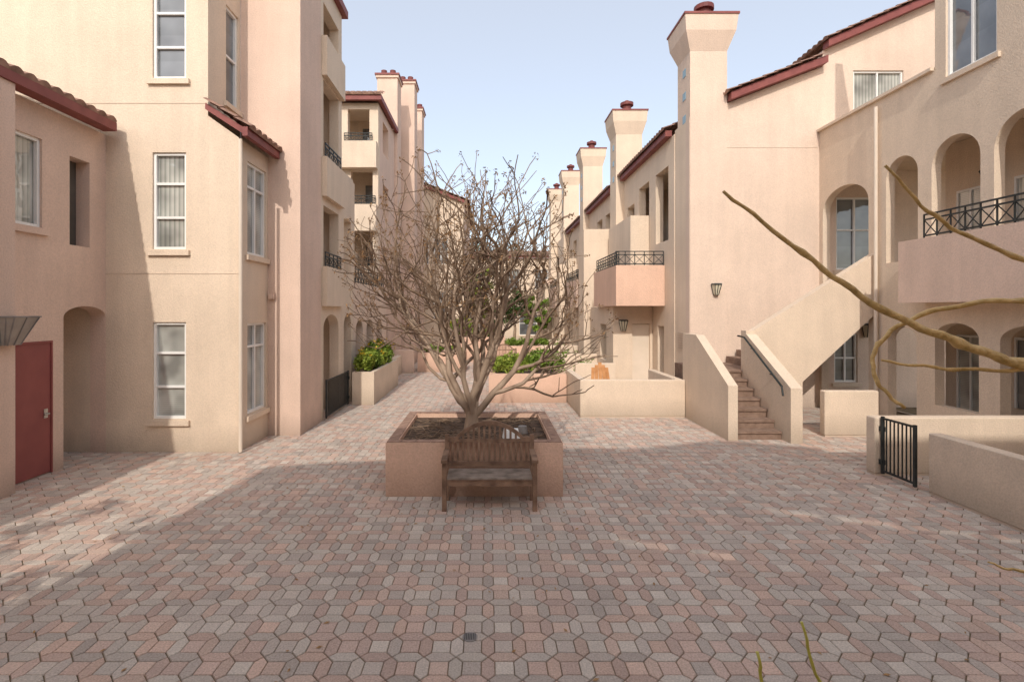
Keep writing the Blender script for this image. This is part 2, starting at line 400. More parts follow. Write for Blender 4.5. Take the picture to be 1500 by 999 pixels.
for k in range(-3,4): q.box(-.15+k*.014-.003,-.15+k*.014+.003,4.24-.04,4.24+.04,.0045,.007)
q.make('grate',dr,IRON)
# ---------------------------------------------------------------- LEFT WING
A=thing('apartment_wing',(-8,6,0),'low pink stucco wing with maroon door and clay tile eave','building')
wall(A,PINK,'E',-7.0,-1,7.58,0,6.05,thick=.5)
wall(A,PINK,'E',-7.3,7.58,9.78,0,6.05,ops=[(7.72,8.58,0,2.2),(8.8,9.779,0,2.78,.2),(7.86,8.38,4.05,5.5),(8.93,9.38,3.85,5.4)],thick=.3)
MB().box(-10.5,-7.33,-1,8.78,0.003,3.0).make('body',A,PINK)
MB().box(-10.5,-7.62,-1,9.77,3.01,5.95).make('upper_body',A,PINK)
d=MB().box(-7.328,-7.31,7.75,8.55,.02,2.165).make('door',A,DOORR)
MB().tube([(-7.31,8.46,1.0),(-7.25,8.46,1.0),(-7.25,8.36,1.0)],.014,8).box(-7.309,-7.30,8.42,8.49,.93,1.08).make('handle',d,METAL)
fr=MB(); fr.box(-7.328,-7.29,7.721,7.749,0.003,2.199); fr.box(-7.328,-7.29,8.551,8.579,0.003,2.199); fr.box(-7.328,-7.29,7.749,8.551,2.166,2.199); fr.make('door_frame',A,DOORR)
window(A,'E',-7.3,7.86,8.38,4.05,5.5,hor=(),pane=VBLIND,sillmat=PINK)
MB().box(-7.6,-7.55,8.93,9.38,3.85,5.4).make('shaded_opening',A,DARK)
MB().box(-7.22,-6.96,-1,9.6,6.055,6.21).make('fascia',A,RED)
tileroof(A,(-6.99,-1,6.225),(0,1,0),10.6,(-1,0,.36),3.4)
MB().cyl(-6.94,7.2,0,6.0,.035,n=10).make('downpipe',A,PIPE)
sc=thing('wall_lamp',(-6.9,7.4,2.3),'broad bronze wedge shaped wall sconce with ribs on pink stucco','lamp')
MB().hexa([(-6.99,7.25,2.2),(-6.99,7.55,2.2),(-6.85,7.5,2.2),(-6.85,7.3,2.2),(-6.99,7.12,2.6),(-6.99,7.7,2.6),(-6.66,7.62,2.6),(-6.66,7.2,2.6)]).make('lamp_shade',sc,BRONZE)
q=MB().hexa([(-6.99,7.11,2.601),(-6.99,7.71,2.601),(-6.65,7.63,2.601),(-6.65,7.19,2.601),(-6.99,7.11,2.62),(-6.99,7.71,2.62),(-6.65,7.63,2.62),(-6.65,7.19,2.62)])
for (xa,xb,ya,yb) in ((-6.96,-6.95,7.26,7.15),(-6.92,-6.85,7.27,7.17),(-6.88,-6.76,7.285,7.185),(-6.845,-6.655,7.3,7.2),(-6.845,-6.655,7.4,7.4),(-6.845,-6.655,7.5,7.6)): q.bar((xa,ya-.005,2.2),(xb,yb-.005,2.6),.014)
q.make('lamp_frame',sc,GREYM)
# ---------------------------------------------------------------- LEFT MAIN
B=thing('apartment_building',(-6,11,0),'four storey cream stucco building with white hung windows','building')
WF=[(-6.41,-5.77,.63,2.48),(-6.41,-5.77,3.87,5.72),(-6.41,-5.77,7.13,9.0)]
wall(B,CREAM,'F',9.78,-15,-5.35,0,13,ops=WF)
wall(B,CREAM,'F',9.78,-5.348,-4.76,0,[(-5.35,6.42),(-4.76,6.0)],name='bay_wall')
for i,(a,b,c,dd) in enumerate(WF): window(B,'F',9.78,a,b,c,dd,hor=(.33,.68),pane=(BLIND,VBLIND,GLASSD)[i])
sw=[(10.12,10.98,.64,2.45),(10.12,10.98,3.82,5.66)]
wall(B,CREAM,'E',-4.76,10.031,11.07,0,6.0,ops=sw,name='bay_wall')
for (a,b,c,dd) in sw: window(B,'E',-4.76,a,b,c,dd,hor=(.74,),ver=(.5,),pane=BLIND)
wall(B,CREAM,'E',-5.35,10.031,11.07,5.9,13,ops=[(10.45,10.97,6.97,8.95)])
window(B,'E',-5.35,10.45,10.97,6.97,8.95,hor=(.5,),pane=GLASSD)
tileroof(B,(-4.48,9.55,6.13),(0,1,0),1.52,(-1,0,.62),1.0,name='bay_roof')
q=MB().box(-4.60,-4.50,9.58,11.06,5.97,6.14); q.hexa([(-5.34,9.66,6.5),(-4.6,9.66,6.02),(-4.6,9.77,6.02),(-5.34,9.77,6.5),(-5.34,9.66,6.62),(-4.6,9.66,6.15),(-4.6,9.77,6.15),(-5.34,9.77,6.62)])
q.make('fascia',B,RED)
MB().cyl(-4.70,9.72,0.02,5.95,.035,n=10).make('downpipe',B,PIPE)
wall(B,PINK,'F',11.07,-5.349,-4.06,0,13,name='pier')
wall(B,PINK,'E',-4.06,11.321,12.43,0,13,name='pier')
for z in (3.4,6.65): 
    MB().box(-15,-4.765 if z<6 else -5.36,9.773,9.779,z,z+.01).make('score_line',B,SCORE)
MB().box(-4.72,-4.6,10.99,11.06,2.95,3.08).make('vent_box',B,PINK)
ops=[(12.62,13.9,.0,2.6,.35),(12.62,13.9,3.76,5.3),(12.62,13.9,6.45,8.4),(12.62,13.9,9.4,10.3)]
wall(B,CREAM,'E',-4.06,12.431,14.2,0,10.85,ops=ops,name='loggia_wall')
q=MB()
for (z0,z1) in ((0,3.0),(3.3,6.0),(6.3,8.9),(9.2,10.8)):
    q.box(-5.3,-5.2,12.45,14.1,z0,z1)
    q.box(-5.2,-4.33,12.45,14.15,z1,z1+.2)
q.box(-5.2,-4.33,14.1,14.19,0,10.7)
q.make('loggia_recess',B,CREAM)
for z in (3.5,6.4):
    w=MB().box(-5.199,-5.16,12.9,13.6,z,z+1.7).make('window',B,BLIND); MB().box(-5.159,-5.14,13.23,13.27,z,z+1.7).make('frame',w,WHITE)
for z in (3.76,6.45,9.4):
    MB().box(-4.055,-3.93,12.5,14.1,z-.95,z+.02).make('balcony',B,CREAM)
MB().box(-4.35,-3.92,12.44,14.35,10.853,11.05).make('fascia',B,RED)
for z in (3.79,6.48): railing(B,'E',-4.0,12.64,13.98,z,z+.35,d=.02)
C1=thing('terrace_block',(-5,17,0),'lower cream stucco terrace wall with arched openings','building')
wall(C1,CREAM,'E',-4.06,14.201,15.4,0,6.6,ops=[(14.4,15.2,0,2.6,.35),(14.4,15.2,3.76,5.3)])
wall(C1,CREAM2,'E',-4.06,15.401,20.4,0,3.55,ops=[(15.7,16.6,0,2.4,.35),(17.1,18.1,0,2.4,.35),(18.6,19.6,0,2.4,.35)])
MB().box(-5.3,-5.2,14.3,20.4,0,5).box(-5.2,-4.32,14.21,20.39,3.0,3.2).make('porch_recess',C1,CREAM)
MB().box(-4.32,-4.07,15.41,15.6,3.56,6.55).make('pier',C1,CREAM)
railing(C1,'E',-4.1,15.65,20.3,3.56,4.1)
for (a,b) in ((15.9,16.4),(17.3,17.9)):
    w=MB().box(-5.199,-5.15,a,b,.3,2.2).make('window',C1,GLASSD); MB().box(-5.149,-5.13,(a+b)/2-.02,(a+b)/2+.02,.3,2.2).make('frame',w,WHITE)
C=thing('apartment_building',(-5.5,22,0),'cream building with stacked balconies and three tall pink chimneys','building')
bo=[(-5.62,-4.75,9.45,10.75),(-5.5,-4.62,6.95,8.3),(-5.5,-4.62,4.5,5.9)]
wall(C,CREAM,'F',20.5,-8,-4.4,0,11.0,ops=bo,thick=.3)
wall(C,PINK,'E',-4.4,20.801,24.0,0,11.0,ops=[(21.4,22.6,9.3,10.6),(21.4,22.6,6.6,8.0),(21.4,22.6,4.0,5.4),(21.4,22.6,.9,2.4)])
q=MB().box(-8,-4.9,22.2,22.3,0,10.9)
for z in (3.6,6.2,8.8,10.9): q.box(-8,-4.66,20.81,22.19,z,z+.06)
q.make('balcony_recess',C,CREAM)
for (a,b,c,dd) in bo:
    railing(C,'F',20.5,a-.12,b+.12,c-.02,c+.32,d=-.08,step=.25)
    w=MB().box(a+.2,a+.75,22.15,22.199,c+.1,dd-.2).make('window',C,GLASSD)
for z in (9.1,6.6,4.15):
    MB().box(-5.95,-4.42,20.2,20.498,z-.75,z+.3).make('balcony',C,CREAM)
MB().box(-6.4,-4.2,20.15,20.3,11.0,11.2).box(-4.35,-4.2,20.301,24,11.0,11.2).make('fascia',C,RED)
tileroof(C,(-6.5,20.12,11.2),(1,0,0),2.3,(0,1,.5),.9)
MB().hexa([(-6.5,20.2,11.19),(-4.2,20.2,11.19),(-4.2,24,11.19),(-6.5,24,11.19),(-6.5,21.4,11.8),(-5.4,21.4,11.8),(-5.4,23,11.8),(-6.5,23,11.8)]).make('roof',C,TILE)
def pchim(x0,x1,y0,y1,z):
    c=MB().box(x0,x1,y0,y1,0,z).box(x0-.06,x1+.06,y0-.06,y1+.06,z+.001,z+.12).make('chimney',C,PINK)
    MB().box(x0-.1,x1+.1,y0-.1,y1+.1,z+.121,z+.2).make('cap',c,RED)
    for dx in (.28,.72): MB().cyl(x0+(x1-x0)*dx,(y0+y1)/2-.2,z+.2,z+.46,.14).make('flue_pot',c,POT)
pchim(-5.2,-4.25,24.01,25,13.6); pchim(-4.62,-3.74,26,27,14.2); pchim(-4.3,-3.75,29,30,14.0)
wall(C,CREAM2,'E',-4.75,25.01,32,0,12,name='rear_wall',ops=[(27.4,28.4,1,2.4),(27.4,28.4,4,5.5),(27.4,28.4,7,8.5)])
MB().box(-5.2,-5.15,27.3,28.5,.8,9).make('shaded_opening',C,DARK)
D=thing('apartment_building',(-3,33,0),'cream gabled building behind the bare tree','building')
wall(D,CREAM,'F',32,-7,-1.5,0,[(-7,11.5),(-4.4,10.8),(-1.5,9.4)],ops=[(-3.4,-2.5,5.6,7.2),(-3.4,-2.5,2.2,3.9),(-4.2,-3.7,5.6,7.2)])
for (a,b,c,dd) in ((-3.4,-2.5,5.6,7.2),(-3.4,-2.5,2.2,3.9),(-4.2,-3.7,5.6,7.2)): window(D,'F',32,a,b,c,dd,ver=(.5,),pane=GLASSD)
wall(D,PINK,'E',-1.5,32.251,42,0,9.3)
q=MB().hexa([(-7,31.8,11.52),(-1.3,31.8,9.32),(-1.3,42,9.32),(-7,42,11.52),(-7,31.8,11.7),(-1.3,31.8,9.5),(-1.3,42,9.5),(-7,42,11.7)]); q.make('fascia',D,RED)
tileroof(D,(-1.2,31.7,9.52),(0,1,0),10,(-1,0,.39),6)
E=thing('apartment_building',(1,47,0),'cream building with tile roof closing the courtyard end','building')
eo=[(-.4,1.4,0,3.2,.8),(-4.5,-3.2,4.6,6.4),(-1.8,-.6,4.6,6.4),(1.6,2.8,4.6,6.4),(4.2,5.4,4.6,6.4),(-3.2,-1.6,.5,2.6),(2.8,4.4,.5,2.6)]
wall(E,CREAM,'F',46,-10,12,0,7.4,ops=eo)
MB().box(-10,12,47.5,47.6,0,7.4).make('shaded_opening',E,PINK)
for e in eo[1:]: window(E,'F',46,*e[:4],ver=(.5,),pane=GLASSD)
MB().box(-10,12,45.7,45.9,7.402,7.6).make('fascia',E,RED)
tileroof(E,(-10,45.6,7.6),(1,0,0),22,(0,1,.3),2.2)
# ---------------------------------------------------------------- RIGHT MAIN
R=thing('apartment_building',(8,12,0),'three storey cream stucco building with arches, stair and flared chimney','building')
rake=[(5.62,8.1),(6.67,8.48),(9.34,9.5),(9.345,9.95),(14.5,12.2)]
fo=[(9.72,10.8,3.84,5.86),(9.67,10.32,.7,2.05),(10.2,11.6,8.15,9.4)]
wall(R,CREAM2,'F',14.3,5.62,14.5,0,rake,ops=fo)
window(R,'F',14.3,*fo[0],hor=(.55,),ver=(.5,),pane=GLASSD); window(R,'F',14.3,*fo[1],hor=(.5,),ver=(.5,),pane=GLASSD); window(R,'F',14.3,*fo[2],hor=(),ver=(.5,),pane=VBLIND)
wall(R,CREAM,'W',5.62,14.551,15.4,0,8.1)
chimney(R,5.63,6.66,14.27,15.2,0,9.92,1.0,mat=CREAM2,tiles=3,flare=.22)
MB().box(6.67,9.2,14.293,14.299,7.24,7.25).make('score_line',R,SCORE)
q=MB()
q.hexa([(6.68,14.05,8.5),(9.34,14.05,9.52),(9.34,14.299,9.52),(6.68,14.299,8.5),(6.68,14.05,8.7),(9.34,14.05,9.72),(9.34,14.299,9.72),(6.68,14.299,8.7)])
q.hexa([(9.35,14.05,9.95),(14.5,14.05,12.2),(14.5,14.299,12.2),(9.35,14.299,9.95),(9.35,14.05,10.15),(14.5,14.05,12.4),(14.5,14.299,12.4),(9.35,14.299,10.15)])
q.make('fascia',R,RED)
tileroof(R,(6.6,13.95,8.70),(0,1,0),5,(1,0,.383),2.85)
tileroof(R,(9.3,13.95,10.15),(0,1,0),5,(1,0,.437),5.4)
fa=[(12.45,14.2,0,2.75),(12.45,14.15,3.1,5.95,.55),(11.02,11.9,3.8,6.15,.44),(11.05,11.85,0,2.35,.3)]
wall(R,CREAM,'W',9.25,10.8,14.299,0,7.67,ops=fa,thick=.2)
wall(R,CREAM,'W',9.25,2,10.799,0,[(2,12.5),(10.6,12.5),(10.601,7.67),(10.8,7.67)],ops=[(9.62,10.68,3.3,6.18,.53),(8.2,9.36,3.3,6.2,.58),(6.6,7.9,3.3,6.2,.6),(9.65,10.6,.75,2.45,.3),(8.0,9.25,.0,2.45,.3),(6.2,7.4,0,2.45,.3),(9.31,10.35,7.4,10.3),(6.8,7.9,7.4,10.3)],thick=.2)
window(R,'W',9.25,9.31,10.35,7.4,10.3,hor=(),ver=(.5,),pane=GLASSD); window(R,'W',9.25,6.8,7.9,7.4,10.3,hor=(),ver=(.5,),pane=GLASSD)
MB().box(9.17,9.51,10.62,14.28,7.672,7.74).make('coping',R,CREAM)
MB().box(10.9,11.0,2,12.2,0,6.6).box(10.9,11.0,12.201,14.29,0,.02).box(9.46,10.899,2,14.29,2.95,3.1).box(9.46,14,2,14.29,6.61,6.7).make('porch_recess',R,CREAM)
MB().box(11.0,14.4,10.62,10.7,6.71,11.4).make('upper_wall',R,CREAM)
for (a,b,c,dd,p) in ((11.2,11.8,.05,2.1,BLIND),(9.9,10.5,.7,2.1,GLASSD),(8.3,9.0,.05,2.1,BLIND),(11.2,11.8,3.3,5.4,BLIND),(9.8,10.5,3.3,5.4,VBLIND),(8.4,9.2,3.3,5.4,VBLIND)):
    w=MB().box(10.86,10.88,a,b,c,dd).make('window',R,p)
    q=MB(); 
    for (y0,y1,z0,z1) in ((a-.04,a,c,dd),(b,b+.04,c,dd),(a-.04,b+.04,dd,dd+.05),((a+b)/2-.02,(a+b)/2+.02,c,dd)): q.box(10.83,10.859,y0,y1,z0,z1)
    q.make('frame',w,WHITE)
MB().cyl(9.16,12.1,0,7.5,.04,n=10).make('downpipe',R,PIPE)
bal=MB().box(8.7,9.24,2.5,10.86,2.86,4.15).make('balcony',R,PINK)
railing(bal,'W',8.72,2.6,10.3,4.15,4.62,step=.3)
def text(s,loc,size,rot=(math.radians(90),0,0),mat=IRON,label='',name='house_number'):
    cu=bpy.data.curves.new(name,'FONT'); cu.body=s; cu.size=size; cu.extrude=.006; cu.align_x='CENTER'; cu.materials.append(mat)
    dg=bpy.data.objects.new('tmp',cu); link(dg); bpy.context.view_layer.update()
    me=bpy.data.meshes.new_from_object(dg.evaluated_get(bpy.context.evaluated_depsgraph_get())); bpy.data.objects.remove(dg)
    o=bpy.data.objects.new(name,me); link(o); o.location=loc; o.rotation_euler=rot; o['label']=label; o['category']='house number'
    return o
text('201-206',(6.02,14.26,1.47),.14,label='small dark house number on stucco by the stair')
text('23',(10.88,11.0,5.0),.16,rot=(math.radians(90),0,math.radians(-90)),label='small dark house number on porch wall')
# ---------------------------------------------------------------- STAIR
T=thing('outdoor_staircase',(6,12,0),'cream stucco staircase turning at a landing with dark handrail','stairs')
q=MB()
for k in range(7):
    y=10.72+k*.28
    q.box(5.19,6.14,y,14.25 if k==6 else y+.281,0.001,.18*(k+1))
    q.box(5.191,6.139,y-.03,y,.18*(k+1)-.05,.18*(k+1)-.001)
q.box(6.141,7.3,12.46,14.25,0,1.26)
for k in range(10): q.box(6.6+k*.28,6.881+k*.28,12.46,14.2,1.1+.18*k,1.44+.18*k)
q.make('steps',T,STEP)
MB().prism('W',4.98,[(10.62,0),(10.62,1.14),(12.28,2.12),(13.1,2.12),(13.1,0)],0,.2).make('parapet',T,CREAM)
MB().prism('W',6.15,[(10.4,0),(10.4,1.12),(12.2,2.14),(12.2,0)],0,.24).make('parapet',T,CREAM)
MB().prism('F',12.21,[(6.15,0),(7.5,0),(7.5,1.0),(9.24,2.62),(9.24,4.06),(6.33,2.22),(6.15,2.22)],0,.24).make('parapet',T,CREAM)
MB().tube([(6.05,10.5,.95),(6.05,10.55,1.14),(6.05,12.1,2.07),(6.05,12.4,2.09)],.022,8).bar((6.05,11.0,1.34),(6.15,11.0,1.3),.02).bar((6.05,11.8,1.83),(6.15,11.8,1.8),.02).make('handrail',T,IRON)
# ---------------------------------------------------------------- garden walls
def gwall(x0,x1,y0,y1,h,mat=CREAM,label='low cream stucco garden wall on the paving',grp='low garden walls around the courtyard'):
    t=thing('garden_wall',((x0+x1)/2,(y0+y1)/2,0),label,'wall',group=grp)
    m=MB().box(x0,x1,y0,y1,.03,h)
    w=m.make('wall',t,mat)
    bv=w.modifiers.new('soft_edge','BEVEL'); bv.width=.02; bv.segments=3
    MB().box(x0+.01,x1-.01,y0+.01,y1-.01,-.005,.03).make('footing',t,SCORE)
    return t
gwall(7.2,8.36,10.95,11.12,.98); gwall(6.33,9.2,8.38,8.58,.95,label='low cream wall ending beside the black gate')
gwall(6.49,6.68,1.0,7.55,.9,label='long low cream wall running from the gate')
gwall(2.32,4.97,12.9,13.08,.95,label='low cream patio wall beside the stair'); gwall(2.32,2.5,13.081,15.4,.95); gwall(4.78,4.97,13.11,15.3,.95)
gwall(2.6,4.3,20.0,20.2,1.0); gwall(2.4,4.2,23.5,23.7,1.1); gwall(2.2,4.2,28,28.2,1.1); gwall(2.6,2.8,20.21,23.49,.9)
gwall(-4.0,-3.2,22,22.2,1.0,PINK,'low pink wall beside the path'); gwall(-3.9,-3.7,18.7,21.9,.8)
gwall(2.9,4.25,17.0,17.18,.95)
def gate(x,y0,y1,o,h,label):
    t=thing('gate',(x if o=='W' else (y0+y1)/2,(y0+y1)/2 if o=='W' else x,0),label,'gate')
    m=MB()
    def Pq(u,z): return (x,u,z) if o=='W' else (u,x,z)
    for u in (y0,y1): m.bar(Pq(u,.05),Pq(u,h),.04)
    for z in (.1,h-.03): m.bar(Pq(y0,z),Pq(y1,z),.03)
    n=int(round((y1-y0)/.08))
    for i in range(1,n): m.bar(Pq(y0+(y1-y0)*i/n,.1),Pq(y0+(y1-y0)*i/n,h-.03),.016)
    m.make('gate_leaf',t,IRON)
    MB().box(*( (x-.03,x+.03,y1-.02,y1+.06) if o=='W' else (y1-.02,y1+.06,x-.03,x+.03)),h*.75,h*.83).box(*( (x-.03,x+.03,y1-.02,y1+.06) if o=='W' else (y1-.02,y1+.06,x-.03,x+.03)),h*.2,h*.28).make('hinge',t,IRON)
gate(6.42,7.7,8.33,'W',.98,'black iron picket gate between low cream walls')
gate(-3.98,12.6,14.55,'W',1.0,'black iron garden gate beside the leafy planter')
# ---------------------------------------------------------------- right units
for k in range(3):
    y0=15.4+7.3*k
    U=thing('apartment_building',(6.5,y0+3,0),'cream terraced unit with projecting pink balcony and flared chimney','building',group='terraced units with flared chimneys')
    wall(U,CREAM,'W',5.6,y0+.001,y0+7.3,0,8.0,ops=[(y0+.5,y0+1.7,4.9,7.2),(y0+2.4,y0+3.6,4.9,7.2),(y0+4.2,y0+5.2,5.0,6.8),(y0+.9,y0+1.5,.3,2.2)])
    q=MB().box(7.2,7.3,y0,y0+7.2,3,7.9).box(5.86,7.2,y0,y0+7.2,7.6,7.7).box(5.86,7.2,y0,y0+7.2,3,3.1).make('loggia_recess',U,CREAM)
    MB().box(5.4,5.6,y0+.2,y0+5.6,8.003,8.18).make('fascia',U,RED)
    tileroof(U,(5.35,y0+.1,8.2),(0,1,0),6.8,(1,0,.4),3.2)
    b=MB().box(4.05,5.59,y0+.8,y0+1.0,2.85,4.13).box(4.05,4.25,y0+1.001,y0+4.2,2.85,4.13).box(4.251,5.59,y0+1.001,y0+4.2,2.85,3.0).make('balcony',U,PINKD if k==0 else PINK)
    railing(b,'F',y0+.85,4.06,5.58,4.13,4.58,step=.3); railing(b,'W',4.1,y0+.85,y0+4.15,4.13,4.58,step=.3)
    MB().box(4.95,5.59,y0+2.4,y0+5.6,4.14,6.0).make('bay',U,CREAM)
    wall(U,CREAM,'F',y0+2.0,4.25,5.59,0,2.84,ops=[(4.9,5.5,0,2.25)],name='ground_wall')
    wall(U,CREAM,'W',4.25,y0+2.251,y0+5.8,0,2.84,name='ground_wall',ops=[(y0+3,y0+4,.9,2.2)])
    MB().box(4.9,5.5,y0+2.1,y0+2.15,.01,2.24).make('door',U,PIPE)
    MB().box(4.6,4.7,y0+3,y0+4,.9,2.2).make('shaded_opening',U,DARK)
    chimney(U,5.27,6.35,y0+5.7,y0+6.7,2.9,9.95+.75*k,1.0,tiles=3,flare=.18)
    MB().box(4.0,5.58,y0+6.0,y0+7.2,0,6.1-.8*k).make('projection',U,CREAM)
ext=thing('apartment_building',(6.5,41,0),'end cream unit with one small chimney','building',group='terraced units with flared chimneys')
wall(ext,CREAM,'W',5.4,37.31,46,0,8.0,ops=[(39,40,4.9,6.8),(42,43,4.9,6.8)])
chimney(ext,4.9,5.9,40,41,2,11.2,1.0,flare=.2)
MB().box(4.2,5.39,38,43,0,5).make('projection',ext,PINK)
lamp(6.33,14.265,3.29,s=.85); lamp(4.58,17.395,2.2); lamp(4.55,24.695,2.2); lamp(10.55,14.295,2.15); lamp(10.89,11.0,5.55,'W')
vent=thing('wall_vent',(5.6,14.9,1.8),'square louvred vent on the cream wall','vent')
q=MB()
for k in range(7): q.box(5.6,5.615,14.7,15.1,1.6+k*.07,1.64+k*.07)
q.make('louvres',vent,SCORE)
# ---------------------------------------------------------------- unseen wall added behind camera to shade the courtyard
K=thing('apartment_building',(3,-2.5,0),'unseen thin stucco wall added behind camera to block the sun','building')
streak_slits=[]  # gaps cut in the added wall to throw sun streaks on the paving
for (xa,za,n,hh) in ((2.45,7.45,14,.13),(4.05,7.0,9,.10),(.3,6.75,9,.11)):
    for i in range(n):
        if (i*7+n)%5==4: continue
        streak_slits.append((xa+i*.16,xa+i*.16+.1601,za-i*.045,za-i*.045+hh))
wall(K,CREAM,'F',-2.6,-5.2,9.2,0,[(-5.2,9.0),(-2.4,9.4),(-2.39,9.9),(1.5,9.9),(3.2,10.4),(5,9.9),(5.01,9.2),(9.2,9.2)],thick=.06,ops=streak_slits)  # stepped top shaped to make the shadow edge irregular
# ---------------------------------------------------------------- PLANTERS
def planter(x0,x1,y0,y1,h,mat,label,t=.2,soil=.08,cap=False):
    o=thing('planter_box',((x0+x1)/2,(y0+y1)/2,0),label,'planter')
    m=MB().box(x0,x1,y0,y0+t,0,h).box(x0,x1,y1-t,y1,0,h).box(x0,x0+t,y0+t,y1-t,0,h).box(x1-t,x1,y0+t,y1-t,0,h)
    m.make('planter_wall',o,mat)
    MB().box(x0+t-.01,x1-t+.01,y0+t-.01,y1-t+.01,.05,h-soil).make('soil',o,SOIL)
    if cap:
        c=MB(); e=.012; g=.004; s=t-.03
        n=12
        for (ya,yb) in ((y0+e,y0+e+s),(y1-e-s,y1-e)):
            w=(x1-x0-2*e)/n
            for i in range(n): c.box(x0+e+i*w+g,x0+e+(i+1)*w-g,ya,yb,h-.01,h+.012)
        n=9; w=(y1-y0-2*e-2*s)/n
        for (xa,xb) in ((x0+e,x0+e+s),(x1-e-s,x1-e)):
            for i in range(n): c.box(xa,xb,y0+e+s+i*w+g,y0+e+s+(i+1)*w-g,h-.01,h+.012)
        c.make('coping',o,BRICKC)
    return o
planter(-1.49,1.09,7.44,9.7,.78,PINKD,'square pink stucco planter with brown coping holding bare tree',.17,.07,True)
planter(0.02,2.3,15.0,17.2,.84,PINKD,'pink stucco planter with rounded green shrubs')
planter(-3.9,-3.27,14.67,18.6,.94,CREAM,'long cream stucco planter full of leafy plants',.12)
planter(-3.1,-1.0,22.5,24.0,.84,PINKD,'low pink stucco planter with grasses')
planter(-2.2,.9,27,30,1.3,PINKD,'raised pink stucco planter with yellow shrub')
planter(.9,3.2,26,27.6,.9,PINKD,'pink stucco planter with a clipped hedge')
bush(.62,15.55,.78,.62,.5,.46,4200,'rounded light green shrub in pink planter',GREEN2,.045,clumps=16)
bush(1.72,15.55,.78,.62,.5,.50,4200,'rounded green shrub in pink planter',GREENM,.045,clumps=16)
for i,y in enumerate((15.05,15.75,16.5,17.3,18.1)):
    bush(-3.6,y,.9,.33,.42,.44+.1*(i%2),1500,'leafy green plants with yellow flowers in cream planter' if i<2 else 'leafy green plants in cream planter',GREEN2 if i%2==0 else GREENM,.055,flowers=14)
bush(-2.4,23.2,.77,.5,.4,.3,900,'tufted grey green plant in pink planter',GREENM,.06); bush(-1.5,23.2,.77,.5,.4,.25,900,'tufted grey green plant in pink planter',GREEN2,.06)
bush(-1.4,28.4,1.2,1.2,.9,.8,3000,'large yellow green shrub in raised planter',GREEN2,.07,flowers=60)
bush(.2,28.0,1.2,.7,.8,.4,1200,'green shrub in raised planter',GREENM,.07)
for x in (1.4,2.1,2.8): bush(x,26.8,.82,.5,.5,.35,900,'clipped dark green hedge shrub in pink planter',GREENM,.06)
bush(3.4,21.5,0,.5,.5,.8,900,'green shrub behind cream garden wall',GREENM,.06,flowers=14,fm=PINKD); bush(3.4,24.6,0,.6,.5,.85,900,'green shrub behind cream garden wall',GREENM,.06)
bush(3.5,18.2,0,.45,.5,.75,900,'green shrub behind cream garden wall',GREENM,.06)
def gtree(x,y,h,r,mat,label):
    t=thing('tree',(x,y,0),label,'tree')
    m=MB().tube([(x,y,0),(x+.1,y,h*.3),(x-.05,y,h*.6)],[.14,.1,.06],8)
    for k in range(5): m.tube([(x,y,h*.35+k*.2),(x+math.cos(k*1.3)*r*.6,y+math.sin(k*1.3)*r*.6,h*.6+k*.25)],[.05,.02],5)
    m.make('trunk',t,BARK)
    c=MB()
    for k in range(26):
        a=random.random()*6.28; q=random.random()**.5*r; leaves(c,(x+math.cos(a)*q,y+math.sin(a)*q,h*random.uniform(.42,.98)),(r*.3,r*.3,r*.22),130,.1)
    c.make('crown',t,mat,recalc=False)
gtree(-.9,36,5.6,1.5,GREEN2,'light green tree by the end building'); gtree(1.9,38,4.6,1.4,GREEND,'dark green tree by the end building'); gtree(3.4,34,3.6,.9,GREENM,'small green tree by the terraced units')
gtree(.6,50.5,9.4,2.5,GREEND,'dark green tree rising behind the end building'); gtree(-3,51,9.2,2.0,GREEN,'green tree rising behind the end building')
# ---------------------------------------------------------------- bare tree
def inside(q,env):
    if env is None: return True
    c,r=env; return ((q.x-c[0])/r[0])**2+((q.y-c[1])/r[1])**2+((q.z-c[2])/r[2])**2<1
def grow(p,d,L,r,lev,trunk,tw,pods,counts,podz=2.3,env=None):
    n=6 if lev<2 else 4
    pts=[p.copy()]; rad=[r]; q=p.copy(); dd=d.copy()
    for i in range(n):
        up=.13 if lev<2 else .05
        dd=(dd+Vector((random.gauss(0,.2),random.gauss(0,.2),random.gauss(0,.11)+up))).normalized()
        q2=q+dd*L/n
        if env and not inside(q2,env) and q2.z>2: 
            if i>1: break
            dd=Vector((dd.x,dd.y,dd.z*.2)).normalized(); q2=q+dd*L/n*.6
        q=q2; pts.append(q.copy()); rad.append(r*(1-.38*(i+1)/n))
    n=len(pts)-1
    m=trunk if lev<2 else tw
    m.tube(pts,rad,8 if lev<1 else (6 if lev<2 else (4 if lev<3 else 3)),cap=False)
    if lev>=len(counts):
        if random.random()<.8 and q.z>podz:
            leaves(pods,q,(.05,.05,.055),9,.021)
        return
    nc=counts[lev]
    for c in range(nc):
        t=random.uniform(.3,1) if c else 1
        idx=t*n; i=min(int(idx),n-1); base=pts[i].lerp(pts[i+1],idx-i)
        if not inside(base,env) and base.z>2: continue
        ax=dd.cross(Vector((random.gauss(0,1),random.gauss(0,1),random.gauss(0,1)))).normalized()
        ang=math.radians(random.uniform(25,60) if c else random.uniform(5,20))
        nd=(Matrix.Rotation(ang,3,ax)@(pts[i+1]-pts[i]).normalized())
        if nd.z<-.1: nd.z*=-.5
        rr=rad[i]*(.72 if c else .93)
        grow(base,nd.normalized(),L*random.uniform(.56,.86),max(rr,.006),lev+1,trunk,tw,pods,counts,podz,env)
tree=thing('tree',(-.28,8.55,.7),'bare multi stemmed crape myrtle with dry seed pods in planter','tree')
trunk=MB(); tw=MB(); pods=MB()
base=Vector((-.28,8.55,.68))
